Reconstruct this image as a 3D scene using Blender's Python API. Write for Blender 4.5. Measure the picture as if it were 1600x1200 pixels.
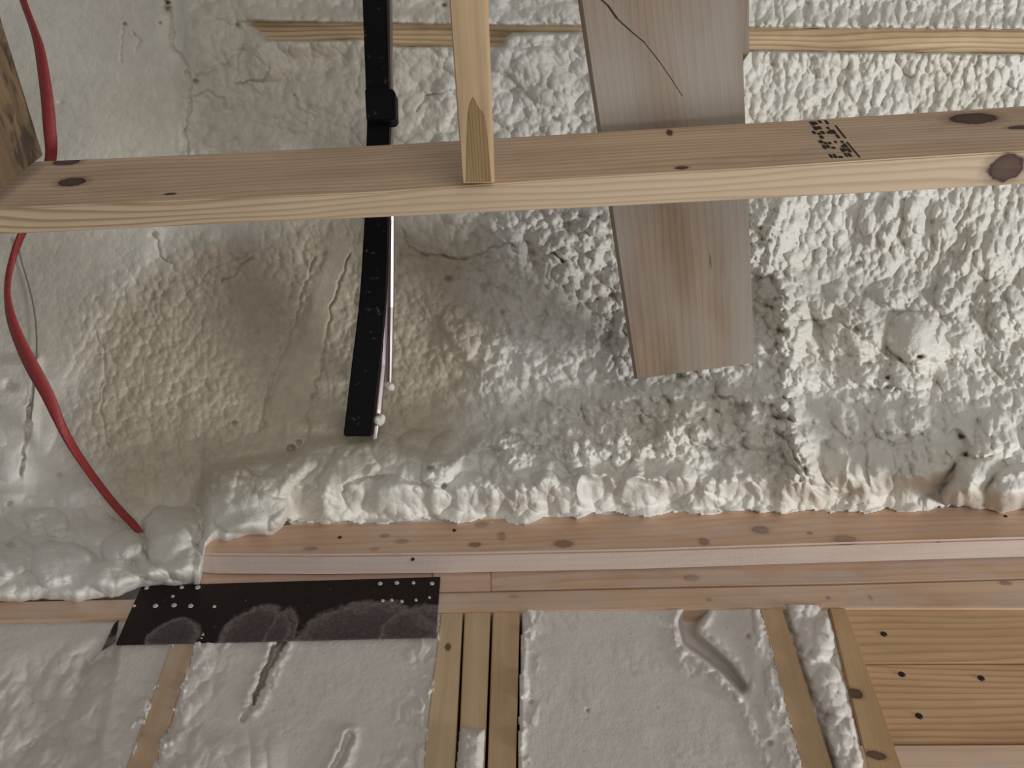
import bpy, bmesh, math
import numpy as np
from mathutils import Vector

for o in list(bpy.data.objects):
    bpy.data.objects.remove(o)

# ------------------------------------------------------------------ camera, light, exposure
C = bpy.context.scene
COL = C.collection
PITCH = math.radians(61.5)
CAMZ = 1.6
FPX = 1200.0
cam_d = bpy.data.cameras.new('camera')
cam = bpy.data.objects.new('camera', cam_d)
COL.objects.link(cam)
cam.location = (0, 0, CAMZ)
cam.rotation_euler = (math.pi / 2 + PITCH, 0, 0)
cam_d.sensor_fit = 'HORIZONTAL'
cam_d.sensor_width = 36
cam_d.lens = 36 * FPX / 1600
cam_d.clip_start = 0.02
C.camera = cam

w = bpy.data.worlds.new('world')
C.world = w
w.use_nodes = True
bg = w.node_tree.nodes['Background']
bg.inputs[0].default_value = (0.975, 0.975, 0.98, 1)
bg.inputs[1].default_value = 0.17


def area(name, loc, target, sx, sy, power, col):
    d = bpy.data.lights.new(name, 'AREA')
    d.shape = 'RECTANGLE'
    d.size, d.size_y = sx, sy
    d.energy = power
    d.color = col
    o = bpy.data.objects.new(name, d)
    COL.objects.link(o)
    o.location = loc
    o.rotation_euler = (Vector(target) - Vector(loc)).to_track_quat('-Z', 'Y').to_euler()
    return o


# daylight of the window low in the right gable, plus an added unseen fill from behind and below
area('window_daylight', (2.9, 0.35, 0.85), (0.2, 0.35, 2.4), 0.6, 0.7, 50, (0.96, 0.98, 1.0))
area('low_back_fill', (0.9, -1.6, 0.2), (0.1, 0.4, 2.5), 1.6, 1.6, 17, (1.0, 0.965, 0.93))

C.view_settings.view_transform = 'Standard'
C.view_settings.look = 'None'
C.view_settings.gamma = 1
C.view_settings.use_curve_mapping = False
C.view_settings.exposure = 0.28

# ------------------------------------------------------------------ geometry helpers
CP, SP = math.cos(PITCH), math.sin(PITCH)
WALL_Y = 0.70


def P(px, py, d):
    """world point seen at photo pixel (px,py) at axial distance d"""
    x = (px - 800) / FPX * d
    u = (600 - py) / FPX * d
    return Vector((x, CP * d - SP * u, CAMZ + SP * d + CP * u))


def wall_depth(py, off=0.0):
    return (WALL_Y - off) / (CP - SP * (600 - py) / FPX)


def W(px, py, off=0.0):
    """point on the vertical stud wall, off metres in front of its face"""
    return P(px, py, wall_depth(py, off))


def setprops(o, label=None, cat=None, group=None, kind=None):
    if label: o['label'] = label
    if cat: o['category'] = cat
    if group: o['group'] = group
    if kind: o['kind'] = kind
    return o


def link(name, me, mat=None, parent=None, center=True):
    o = bpy.data.objects.new(name, me)
    COL.objects.link(o)
    if mat: me.materials.append(mat)
    if center:
        n = len(me.vertices)
        co = np.empty(n * 3, np.float32)
        me.vertices.foreach_get('co', co)
        co = co.reshape(-1, 3)
        c = (co.min(0) + co.max(0)) / 2
        me.vertices.foreach_set('co', (co - c).ravel())
        o.location = Vector([float(t) for t in c])
    if parent:
        o.parent = parent
        o.location = o.location - parent.location
    me.update()
    return o


UVFR = {}


def loft(name, rings, mat, parent=None, bevel=0.0012, axis=None, smooth=False):
    """rings: list of lists of n world points (same n, ordered round the section)"""
    bm = bmesh.new()
    R = [[bm.verts.new(p) for p in r] for r in rings]
    n = len(rings[0])
    for a, b in zip(R, R[1:]):
        for i in range(n):
            bm.faces.new((a[i], a[(i + 1) % n], b[(i + 1) % n], b[i]))
    bm.faces.new(R[0][::-1])
    bm.faces.new(R[-1])
    bmesh.ops.recalc_face_normals(bm, faces=bm.faces)
    ax = (Vector(rings[-1][0]) - Vector(rings[0][0])).normalized() if axis is None else Vector(axis).normalized()
    e1 = (Vector(rings[0][1]) - Vector(rings[0][0]))
    e1 = (e1 - ax * e1.dot(ax)).normalized()
    e2 = ax.cross(e1).normalized()
    org = Vector(rings[0][0])
    if bevel:
        es = [e for e in bm.edges if len(e.link_faces) == 2 and e.calc_face_angle(0) > 0.6]
        bmesh.ops.bevel(bm, geom=es, offset=bevel, segments=2, affect='EDGES', clamp_overlap=True)
    uvl = bm.loops.layers.uv.new('grain')
    for f in bm.faces:
        nn = f.normal
        a1, a2, aa = abs(nn.dot(e1)), abs(nn.dot(e2)), abs(nn.dot(ax))
        for l in f.loops:
            q = l.vert.co - org
            if aa > 0.8:
                l[uvl].uv = (q.dot(e2) * 0.3 + 5, q.dot(e1))
            elif a2 >= a1:
                l[uvl].uv = (q.dot(ax), q.dot(e1))
            else:
                l[uvl].uv = (q.dot(ax), q.dot(e2) + 1.0)
        f.smooth = smooth
    me = bpy.data.meshes.new(name)
    bm.to_mesh(me)
    bm.free()
    o = link(name, me, mat, parent)
    return o, (org, ax, e1, e2)


def quadbar(name, tl, tr, br, bl, back, mat, parent=None, bevel=0.0012):
    """timber with front face tl,tr,br,bl (length along tl-tr) and depth vector back"""
    b = Vector(back)
    return loft(name, [[tl, bl, bl + b, tl + b], [tr, br, br + b, tr + b]], mat, parent, bevel)


def uvof(fr, p, face=0):
    org, ax, e1, e2 = fr
    q = p - org
    return (q.dot(ax), q.dot(e1) if face == 0 else q.dot(e2) + 1.0)


# ------------------------------------------------------------------ materials
class NT:
    def __init__(s, name):
        s.m = bpy.data.materials.new(name)
        s.m.use_nodes = True
        s.t = s.m.node_tree
        s.b = s.t.nodes['Principled BSDF']

    def n(s, typ, **kw):
        nd = s.t.nodes.new(typ)
        for k, v in kw.items():
            if k.startswith('i_'):
                key = k[2:]
                key = int(key) if key.isdigit() else key.replace('_', ' ')
                nd.inputs[key].default_value = v
            else:
                setattr(nd, k, v)
        return nd

    def l(s, a, b):
        s.t.links.new(a, b)

    def math(s, op, a, b=None, clamp=False):
        nd = s.n('ShaderNodeMath', operation=op, use_clamp=clamp)
        for i, v in enumerate((a, b)):
            if v is None: continue
            if isinstance(v, (int, float)): nd.inputs[i].default_value = v
            else: s.l(v, nd.inputs[i])
        return nd.outputs[0]

    def mix(s, f, a, b, mode='MIX'):
        nd = s.n('ShaderNodeMix', data_type='RGBA', blend_type=mode)
        for i, v in ((0, f), (6, a), (7, b)):
            if isinstance(v, (int, float)): nd.inputs[i].default_value = v
            elif isinstance(v, tuple): nd.inputs[i].default_value = v + (1,) if len(v) == 3 else v
            else: s.l(v, nd.inputs[i])
        return nd.outputs[2]

    def ramp(s, f, stops, interp='LINEAR'):
        nd = s.n('ShaderNodeValToRGB')
        nd.color_ramp.interpolation = interp
        e = nd.color_ramp.elements
        while len(e) < len(stops): e.new(0.5)
        for k, (p, c) in enumerate(stops):
            e[k].position = p
            e[k].color = (c, c, c, 1) if isinstance(c, (int, float)) else tuple(c) + (1,)
        s.l(f, nd.inputs[0])
        return nd.outputs[0]

    def noise(s, vec, scale, detail=3, rough=0.5, dist=0.0):
        nd = s.n('ShaderNodeTexNoise')
        nd.inputs['Scale'].default_value = scale
        nd.inputs['Detail'].default_value = detail
        nd.inputs['Roughness'].default_value = rough
        nd.inputs['Distortion'].default_value = dist
        if vec is not None: s.l(vec, nd.inputs['Vector'])
        return nd.outputs[0]

    def mapping(s, vec, loc=(0, 0, 0), sc=(1, 1, 1)):
        nd = s.n('ShaderNodeMapping')
        nd.inputs['Location'].default_value = loc
        nd.inputs['Scale'].default_value = sc
        s.l(vec, nd.inputs[0])
        return nd.outputs[0]


def sr(r, g, b):
    f = lambda c: (c / 255 / 12.92) if c <= 10 else ((c / 255 + 0.055) / 1.055) ** 2.4
    return (f(r), f(g), f(b))


def wood(name, light, dark, rings=26, ringmix=0.55, seed=0.0, knots=(), dust=0.0, dustband=None,
         rough=0.62, knotcol=(0.045, 0.018, 0.012), stripe=70, grey=0.0, streak=0.0, lit_under=0.0):
    """grain runs along UV.x. knots: (u,v,ru,rv,strength)"""
    t = NT(name)
    uv = t.n('ShaderNodeUVMap', uv_map='grain').outputs[0]
    mp = t.mapping(uv, (seed, seed * 0.37, 0), (1, 1, 1))
    # slow wander of the growth rings
    wn = t.noise(t.mapping(mp, sc=(1.8, 9, 1)), 1.0, 2, 0.5)
    sep = t.n('ShaderNodeSeparateXYZ')
    t.l(mp, sep.inputs[0])
    coord = t.math('ADD', sep.outputs[1], t.math('MULTIPLY', t.math('SUBTRACT', wn, 0.5), 0.055))
    coord = t.math('ADD', coord, t.math('MULTIPLY', sep.outputs[0], 0.012))
    # rings bend around the knots
    for (ku, kv, ru, rv, st) in knots:
        sub = t.n('ShaderNodeVectorMath', operation='SUBTRACT')
        t.l(uv, sub.inputs[0]); sub.inputs[1].default_value = (ku, kv, 0)
        mul = t.n('ShaderNodeVectorMath', operation='MULTIPLY')
        t.l(sub.outputs[0], mul.inputs[0]); mul.inputs[1].default_value = (1 / ru, 1 / rv, 0)
        ln = t.n('ShaderNodeVectorMath', operation='LENGTH')
        t.l(mul.outputs[0], ln.inputs[0])
    fr = t.math('FRACT', t.math('MULTIPLY', coord, rings * 4.0))
    ring = t.ramp(fr, [(0.0, 0.0), (0.45, 0.1), (0.8, 0.95), (0.9, 0.6), (1.0, 0.0)])
    fine = t.noise(t.mapping(mp, sc=(6, stripe * 8, 1)), 1.0, 3, 0.6)
    mid = t.noise(t.mapping(mp, sc=(2.2, stripe, 1)), 1.0, 3, 0.55)
    blot = t.noise(t.mapping(mp, sc=(5, 16, 1)), 1.0, 3, 0.6)
    f = t.math('MULTIPLY', ring, ringmix)
    f = t.math('ADD', f, t.math('MULTIPLY', t.math('SUBTRACT', mid, 0.42), 1.2 * (1 - ringmix * 0.5)))
    f = t.math('ADD', f, t.math('MULTIPLY', t.math('SUBTRACT', fine, 0.5), 0.45), True)
    col = t.mix(f, tuple(light), tuple(dark))
    col = t.mix(t.ramp(blot, [(0.4, 0.0), (0.75, 0.5)]), col, tuple(c * 0.72 for c in dark))
    if lit_under:      # underside painted paler, imitating light from below, ring lines redrawn on it
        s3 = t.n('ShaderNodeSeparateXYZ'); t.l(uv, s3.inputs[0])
        col = t.mix(t.math('MULTIPLY', t.math('GREATER_THAN', s3.outputs[1], 0.9), lit_under), col, sr(232, 212, 182))
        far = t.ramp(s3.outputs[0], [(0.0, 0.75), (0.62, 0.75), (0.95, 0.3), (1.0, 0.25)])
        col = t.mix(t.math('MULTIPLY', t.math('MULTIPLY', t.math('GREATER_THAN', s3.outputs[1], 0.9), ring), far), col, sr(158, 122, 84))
    if streak:
        col = t.mix(t.math('MULTIPLY', t.ramp(t.noise(t.mapping(mp, sc=(14, 75, 1)), 1.0, 4, 0.65, 0.6), [(0.47, 0.0), (0.6, 1.0)]), streak), col, sr(46, 34, 24))
    if grey:
        col = t.mix(t.ramp(t.noise(t.mapping(mp, sc=(2.2, 7, 1)), 1.0, 3), [(0.40, 0.0), (0.60, grey)]), col, sr(168, 161, 152))
    for (ku, kv, ru, rv, st) in knots:
        wv = t.n('ShaderNodeVectorMath', operation='ADD')
        t.l(uv, wv.inputs[0])
        nz = t.n('ShaderNodeTexNoise'); nz.inputs['Scale'].default_value = 160
        t.l(uv, nz.inputs['Vector'])
        sc = t.n('ShaderNodeVectorMath', operation='SCALE'); sc.inputs['Scale'].default_value = min(ru, rv) * 0.5
        t.l(nz.outputs['Color'], sc.inputs[0]); t.l(sc.outputs[0], wv.inputs[1])
        sub = t.n('ShaderNodeVectorMath', operation='SUBTRACT')
        t.l(wv.outputs[0], sub.inputs[0])
        q = min(ru, rv) * 0.25
        sub.inputs[1].default_value = (ku + q, kv + q, 0)
        mul = t.n('ShaderNodeVectorMath', operation='MULTIPLY')
        t.l(sub.outputs[0], mul.inputs[0]); mul.inputs[1].default_value = (1 / ru, 1 / rv, 0)
        sep2 = t.n('ShaderNodeSeparateXYZ'); t.l(mul.outputs[0], sep2.inputs[0])
        dd = t.math('SQRT', t.math('ADD', t.math('MULTIPLY', sep2.outputs[0], sep2.outputs[0]), t.math('MULTIPLY', sep2.outputs[1], sep2.outputs[1])))
        core = t.ramp(t.math('MULTIPLY', dd, 0.5), [(0.0, 0.88 * st), (0.36, 0.92 * st), (0.44, 1.0 * st), (0.52, 0.35 * st), (0.8, 0.0)])
        col = t.mix(core, col, tuple(knotcol))
    if dust or dustband:
        dn = t.noise(t.mapping(uv, (3, 1, 0), (9, 30, 1)), 1.0, 5, 0.65)
        if dustband:      # sprayed dust caught along one edge (UV.y band)
            v0, v1, am = dustband
            s2 = t.n('ShaderNodeSeparateXYZ'); t.l(uv, s2.inputs[0])
            mr = t.n('ShaderNodeMapRange'); mr.inputs[1].default_value = v0; mr.inputs[2].default_value = v1
            t.l(s2.outputs[1], mr.inputs[0])
            mask = t.math('MULTIPLY', mr.outputs[0], am)
            dn2 = t.ramp(t.noise(uv, 300, 4, 0.8), [(0.35, 0.35), (0.62, 1.0)])
            col = t.mix(t.math('MULTIPLY', mask, dn2), col, sr(196, 190, 188))
        if dust:
            col = t.mix(t.math('MULTIPLY', t.ramp(dn, [(0.42, 0.0), (0.68, 1.0)]), dust), col, sr(198, 188, 182))
    t.l(col, t.b.inputs['Base Color'])
    t.b.inputs['Roughness'].default_value = rough
    bp = t.n('ShaderNodeBump'); bp.inputs['Strength'].default_value = 0.25; bp.inputs['Distance'].default_value = 0.0008
    t.l(t.math('ADD', fine, t.math('MULTIPLY', ring, 0.5)), bp.inputs['Height'])
    t.l(bp.outputs[0], t.b.inputs['Normal'])
    return t.m


def foam_mat(name, base, tint, tintamt=0.5, bump=0.5, speck=0.0, tan_col=None):
    t = NT(name)
    co = t.n('ShaderNodeTexCoord').outputs['Object']
    a = t.noise(co, 4.5, 4, 0.55)
    b = t.noise(co, 60, 3, 0.6)
    col = t.mix(t.math('MULTIPLY', t.ramp(a, [(0.38, 0.0), (0.64, 1.0)]), tintamt), tuple(base), tuple(tint))
    col = t.mix(t.math('MULTIPLY', t.ramp(b, [(0.4, 0.0), (0.75, 1.0)]), 0.22), col, tuple(c * 0.8 for c in tint))
    if tan_col:
        oc = t.n('ShaderNodeAttribute', attribute_name='tan_amt').outputs['Fac']
        col = t.mix(oc, col, t.mix(t.ramp(b, [(0.35, 0.0), (0.7, 1.0)]), tan_col, tuple(c * 0.84 for c in tan_col)))
    if speck:
        v = t.n('ShaderNodeTexVoronoi'); v.inputs['Scale'].default_value = 45
        t.l(co, v.inputs['Vector'])
        col = t.mix(t.math('MULTIPLY', t.ramp(v.outputs['Distance'], [(0.05, 1.0), (0.12, 0.0)]), speck), col, sr(120, 112, 96))
    t.l(col, t.b.inputs['Base Color'])
    t.b.inputs['Roughness'].default_value = 0.48
    t.b.inputs['Specular IOR Level'].default_value = 0.45
    bp = t.n('ShaderNodeBump'); bp.inputs['Strength'].default_value = bump; bp.inputs['Distance'].default_value = 0.0015
    h = t.math('ADD', t.noise(co, 130, 4, 0.6), t.math('MULTIPLY', t.noise(co, 420, 2, 0.6), 0.4))
    t.l(h, bp.inputs['Height'])
    t.l(bp.outputs[0], t.b.inputs['Normal'])
    return t.m


def plain(name, col, rough=0.5, metal=0.0, spec=0.5, bumpscale=0, var=0.15):
    t = NT(name)
    co = t.n('ShaderNodeTexCoord').outputs['Object']
    n1 = t.noise(co, 30, 3)
    c = t.mix(t.math('MULTIPLY', n1, var * 2), tuple(col), tuple(x * 0.55 for x in col))
    t.l(c, t.b.inputs['Base Color'])
    t.b.inputs['Roughness'].default_value = rough
    t.b.inputs['Metallic'].default_value = metal
    t.b.inputs['Specular IOR Level'].default_value = spec
    return t.m


M_foam = foam_mat('roof_foam', sr(228, 225, 217), sr(216, 209, 193), 0.65, 0.8, 0.0, sr(202, 190, 168))
M_cut = foam_mat('trimmed_foam', sr(214, 208, 200), sr(208, 198, 186), 0.5, 0.5, 0.25)
M_nail = plain('nail_steel', sr(48, 38, 34), 0.5, 0.5)

# ------------------------------------------------------------------ foam relief
rng = np.random.default_rng(7)
TB = rng.random((8, 256, 256)).astype(np.float32)


def vnoise(x, y, k=0):
    xi = np.floor(x).astype(int); yi = np.floor(y).astype(int)
    fx = x - xi; fy = y - yi
    fx = fx * fx * (3 - 2 * fx); fy = fy * fy * (3 - 2 * fy)
    T = TB[k % 8]
    a = T[xi & 255, yi & 255]; b = T[(xi + 1) & 255, yi & 255]
    c = T[xi & 255, (yi + 1) & 255]; d = T[(xi + 1) & 255, (yi + 1) & 255]
    return (a * (1 - fx) + b * fx) * (1 - fy) + (c * (1 - fx) + d * fx) * fy


def fbm(x, y, k=0, o=4):
    s = 0; a = 0.5
    for i in range(o):
        s = s + a * vnoise(x * 2 ** i + 17.3 * i, y * 2 ** i + 9.1 * i, k + i)
        a *= 0.5
    return s


def domes(U, V, size, asp=1.0, ang=0.0, k=0, r0=0.45, r1=1.05, warp=0.35, pw=0.55):
    """rounded, touching blisters of varied size; returns 0..1"""
    wu = (fbm(U / size / 1.6, V / size / 1.6, k + 3, 2) - 0.375) * size * warp * 3
    wv = (fbm(U / size / 1.6 + 40, V / size / 1.6 + 11, k + 5, 2) - 0.375) * size * warp * 3
    u = U + wu; v = V + wv
    ca, sa = math.cos(ang), math.sin(ang)
    x = (u * ca + v * sa) / size
    y = (-u * sa + v * ca) / (size * asp)
    xi = np.floor(x).astype(int); yi = np.floor(y).astype(int)
    best = np.full(U.shape, -1.0, np.float32)
    for dx in (-1, 0, 1):
        for dy in (-1, 0, 1):
            cx = xi + dx; cy = yi + dy
            jx = TB[k % 8][cx & 255, cy & 255]; jy = TB[(k + 1) % 8][cx & 255, cy & 255]
            rr = r0 + (r1 - r0) * TB[(k + 2) % 8][cx & 255, cy & 255]
            d2 = (x - cx - jx) ** 2 + (y - cy - jy) ** 2
            best = np.maximum(best, (rr * rr - d2).astype(np.float32))
    return np.clip(best, 0, None) ** pw


def sstep(a, b, x):
    t = np.clip((x - a) / (b - a), 0, 1)
    return t * t * (3 - 2 * t)


def segdist(U, V, pts):
    best = np.full(U.shape, 1e9)
    for (ax, ay), (bx, by) in zip(pts, pts[1:]):
        dx, dy = bx - ax, by - ay
        t = np.clip(((U - ax) * dx + (V - ay) * dy) / (dx * dx + dy * dy), 0, 1)
        best = np.minimum(best, np.hypot(U - ax - t * dx, V - ay - t * dy))
    return best


def polymask(U, V, pts, w):
    """soft inside-mask of a polygon, w px of blur"""
    d = segdist(U, V, pts + pts[:1])
    ins = np.zeros(U.shape, bool)
    n = len(pts)
    for i in range(n):
        (ax, ay), (bx, by) = pts[i], pts[(i + 1) % n]
        if ay == by: continue
        c = ((ay > V) != (by > V)) & (U < (bx - ax) * (V - ay) / (by - ay) + ax)
        ins ^= c
    sd = np.where(ins, d, -d)
    return sstep(-w, w, sd)


def ell(U, V, u0, v0, ru, rv, h, ang=0.0, pw=0.6):
    a = math.radians(ang)
    du, dv = U - u0, V - v0
    x = (du * math.cos(a) + dv * math.sin(a)) / ru
    y = (-du * math.sin(a) + dv * math.cos(a)) / rv
    return h * np.clip(1 - x * x - y * y, 0, None) ** pw


def sheet(name, U, V, D, mat, parent=None, back=0.06, drop=None, bdir=(0, CP, SP)):
    """closed slab whose front is the relief D(depth) over the grid U,V"""
    nv, nu = U.shape
    X = (U - 800) / FPX * D
    Q = (600 - V) / FPX * D
    pts = np.stack([X, CP * D - SP * Q, CAMZ + SP * D + CP * Q], -1).reshape(-1, 3)
    Db = (D.max() + back) * np.ones(4)
    idx = np.arange(nv * nu).reshape(nv, nu)
    keep = np.ones((nv - 1, nu - 1), bool)
    if drop is not None:
        keep = ~(drop[:-1, :-1] & drop[1:, :-1] & drop[:-1, 1:] & drop[1:, 1:])
    a = idx[:-1, :-1][keep]; b = idx[1:, :-1][keep]; c = idx[1:, 1:][keep]; d = idx[:-1, 1:][keep]
    quads = np.stack([a, b, c, d], -1)
    me = bpy.data.meshes.new(name)
    me.vertices.add(len(pts))
    me.vertices.foreach_set('co', pts.astype(np.float32).ravel())
    nf = len(quads)
    me.loops.add(nf * 4)
    me.loops.foreach_set('vertex_index', quads.astype(np.int32).ravel())
    me.polygons.add(nf)
    me.polygons.foreach_set('loop_start', np.arange(nf, dtype=np.int32) * 4)
    me.polygons.foreach_set('use_smooth', np.ones(nf, bool))
    me.update(calc_edges=True)
    bm = bmesh.new()
    bm.from_mesh(me)
    loose = [v for v in bm.verts if not v.link_faces]
    bmesh.ops.delete(bm, geom=loose, context='VERTS')
    # rim wall straight back, so the layer has a real thickness from the side
    be = [e for e in bm.edges if len(e.link_faces) == 1]
    r = bmesh.ops.extrude_edge_only(bm, edges=be)
    nvz = [g for g in r['geom'] if isinstance(g, bmesh.types.BMVert)]
    fw = Vector(bdir) * back
    for q in nvz: q.co += fw
    bm.to_mesh(me)
    bm.free()
    return link(name, me, mat, parent)


def wd(V, off=0.0):
    return (WALL_Y - off) / (CP - SP * (600 - V) / FPX)


# ---- the roof foam
ST = 1.6
us = np.concatenate([np.arange(-700, -20, 4.0), np.arange(-20, 1620, ST), np.arange(1620, 2300.1, 4.0)])
vs = np.concatenate([np.arange(-400, -16, 4.0), np.arange(-16, 990.1, ST)])
U, V = np.meshgrid(us, vs)
roof = 1.275 - 0.155 * sstep(430, 830, V)
wl = np.where(V > 620, wd(np.maximum(V, 620)), 9.0)
kk = 0.02
hh = np.clip(0.5 + 0.5 * (wl - roof) / kk, 0, 1)
base = wl * (1 - hh) + roof * hh - kk * hh * (1 - hh)

cont = np.array([(-300, 946), (0, 940), (120, 938), (175, 932), (215, 914), (304, 909), (312, 900), (316, 878), (321, 850), (332, 842), (360, 840),
                 (425, 834), (440, 828), (448, 817), (480, 819), (560, 815), (600, 815), (640, 813), (700, 814), (820, 815), (838, 810), (850, 805), (1000, 802),
                 (1240, 799), (1400, 796), (1480, 792), (1490, 792), (1530, 794), (1565, 799), (1600, 796), (1900, 790)], float)
cv = np.interp(us, cont[:, 0], cont[:, 1]) + 8 * (vnoise(us / 30, us * 0, 2) - 0.5) + 4 * (vnoise(us / 11, us * 0, 1) - 0.5)
tz = sstep(446, 456, us) * (1 - sstep(1476, 1486, us))
cv = cv + 5 * tz
T = cv[None, :] - V                       # px above the lower edge

fl = fbm(U / 140, V / 140, 0)
smoothL = polymask(U, V, [(-400, -400), (270, -400), (262, 60), (290, 110), (288, 240), (230, 420), (170, 480), (130, 560), (60, 640), (-400, 640)], 22)
strip_flat = polymask(U, V, [(520, 350), (552, 390), (528, 470), (500, 560), (470, 690), (405, 700), (430, 600), (470, 520), (500, 420)], 9)
mott = polymask(U, V, [(130, 480), (300, 360), (560, 330), (700, 340), (700, 560), (660, 690), (480, 700), (330, 760), (190, 790), (100, 700)], 40)
upL = polymask(U, V, [(285, -400), (680, -400), (700, 240), (285, 250)], 15)
mid = polymask(U, V, [(690, 320), (1230, 320), (1260, 700), (680, 720), (680, 540)], 30)
upM = polymask(U, V, [(690, -400), (1160, -400), (1160, 240), (690, 240)], 20)
upR = polymask(U, V, [(1130, -400), (2000, -400), (2000, 470), (1500, 480), (1300, 430), (1130, 420)], 30)
loR = polymask(U, V, [(1200, 430), (1500, 470), (2000, 440), (2000, 820), (1230, 820)], 30)
band = polymask(U, V, [(225, 930), (215, 850), (300, 790), (330, 730), (430, 715), (500, 690), (560, 684), (700, 720), (740, 690), (820, 650), (1000, 610), (1240, 620), (1300, 830), (300, 960)], 12)
lowL = polymask(U, V, [(-400, 760), (60, 780), (140, 740), (225, 800), (215, 1000), (-400, 1000)], 25)
farL = polymask(U, V, [(-400, 560), (60, 560), (45, 780), (-400, 800)], 12)

Dbig = domes(U, V, 62, 0.9, 0.3, 0, warp=0.3)
Dmed = domes(U, V, 30, 1.0, 0.9, 1, warp=0.35)
Dsm = domes(U, V, 16, 1.0, 0.2, 3, warp=0.4)
Dfine = domes(U, V, 9, 1.15, 0.0, 5, warp=0.4)
Dstreak = domes(U, V, 9.5, 2.1, 0.25, 2, warp=0.35)
Dridge = domes(U, V, 18, 2.4, -0.35, 6, warp=0.35)
Dlobe = domes(U, V, 44, 1.3, 0.7, 4, warp=0.3)

H = 0.012 * (fl - 0.47)
H = H + smoothL * (0.010 + 0.0008 * Dfine)
H = H + mott * (0.0036 * Dsm + 0.0036 * Dfine + 0.003 * Dmed)
H = H + upL * (0.0050 * Dmed + 0.0045 * Dsm + 0.006 * Dbig + 0.002 * Dfine)
H = H + upM * (0.008 * Dmed + 0.008 * Dsm + 0.006 * Dbig + 0.003 * Dfine)
H = H + mid * (0.35 + 1.05 * sstep(690, 800, U)) * (0.0115 * Dsm + 0.009 * Dmed + 0.0065 * Dfine + 0.010 * Dbig)
H = H + upR * (0.0095 * Dstreak + 0.005 * Dsm + 0.008 * Dlobe + 0.003 * Dfine)
H = H + loR * (0.013 * Dridge + 0.011 * Dmed + 0.012 * Dbig + 0.006 * Dfine + 0.006 * Dsm)
H = H + band * (1 - 0.45 * sstep(800, 720, U)) * (0.024 * Dlobe + 0.015 * Dmed + 0.010 * Dsm + 0.004 * Dfine)
H = H + lowL * (0.020 * Dbig + 0.009 * Dmed + 0.003 * Dsm)
H = H + farL * (0.014 + 0.004 * Dmed)
H = H * (1 - strip_flat) + strip_flat * (0.0105 + 0.012 * (fl - 0.47))

Uw = U + 26 * (fbm(U / 34, V / 34, 2, 2) - .375); Vw = V + 26 * (fbm(U / 34 + 7, V / 34, 5, 2) - .375)
calm = np.zeros(U.shape)
for (u0, v0, ru, rv, a) in [(1432, 525, 44, 40, 25), (1525, 748, 38, 54, 35), (1585, 772, 50, 34, 0), (622, 785, 46, 34, 8), (385, 800, 50, 36, 0), (548, 745, 30, 50, 30), (268, 850, 36, 44, 10), (1495, 690, 22, 20, 0), (1375, 730, 26, 40, -12),
                            (1340, 730, 20, 38, -15), (1300, 728, 22, 40, -20), (95, 880, 44, 30, 0), (1470, 735, 44, 22, 10), (1005, 770, 36, 22, 0), (930, 768, 30, 22, 0), (1150, 770, 30, 22, 0)]:
    calm = np.maximum(calm, sstep(0, 0.75, ell(Uw, Vw, u0, v0, ru, rv, 1.0, a, 1.0)))
H = H * (1 - 0.72 * calm) + 0.008 * calm

# the thick roll of foam sprayed over the wall plate
onl = sstep(300, 335, U)
env_t = 30.0
roll = np.where(T < env_t, np.sqrt(np.clip(1 - (1 - np.clip(T, 0, env_t) / env_t) ** 2, 0, 1)), 1.0)
fade = sstep(190, 50, T)
rollh = (0.030 + 0.052 * onl) * fade * (0.55 + 0.45 * np.maximum(band, loR))
H = H + rollh * 0.8

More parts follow.
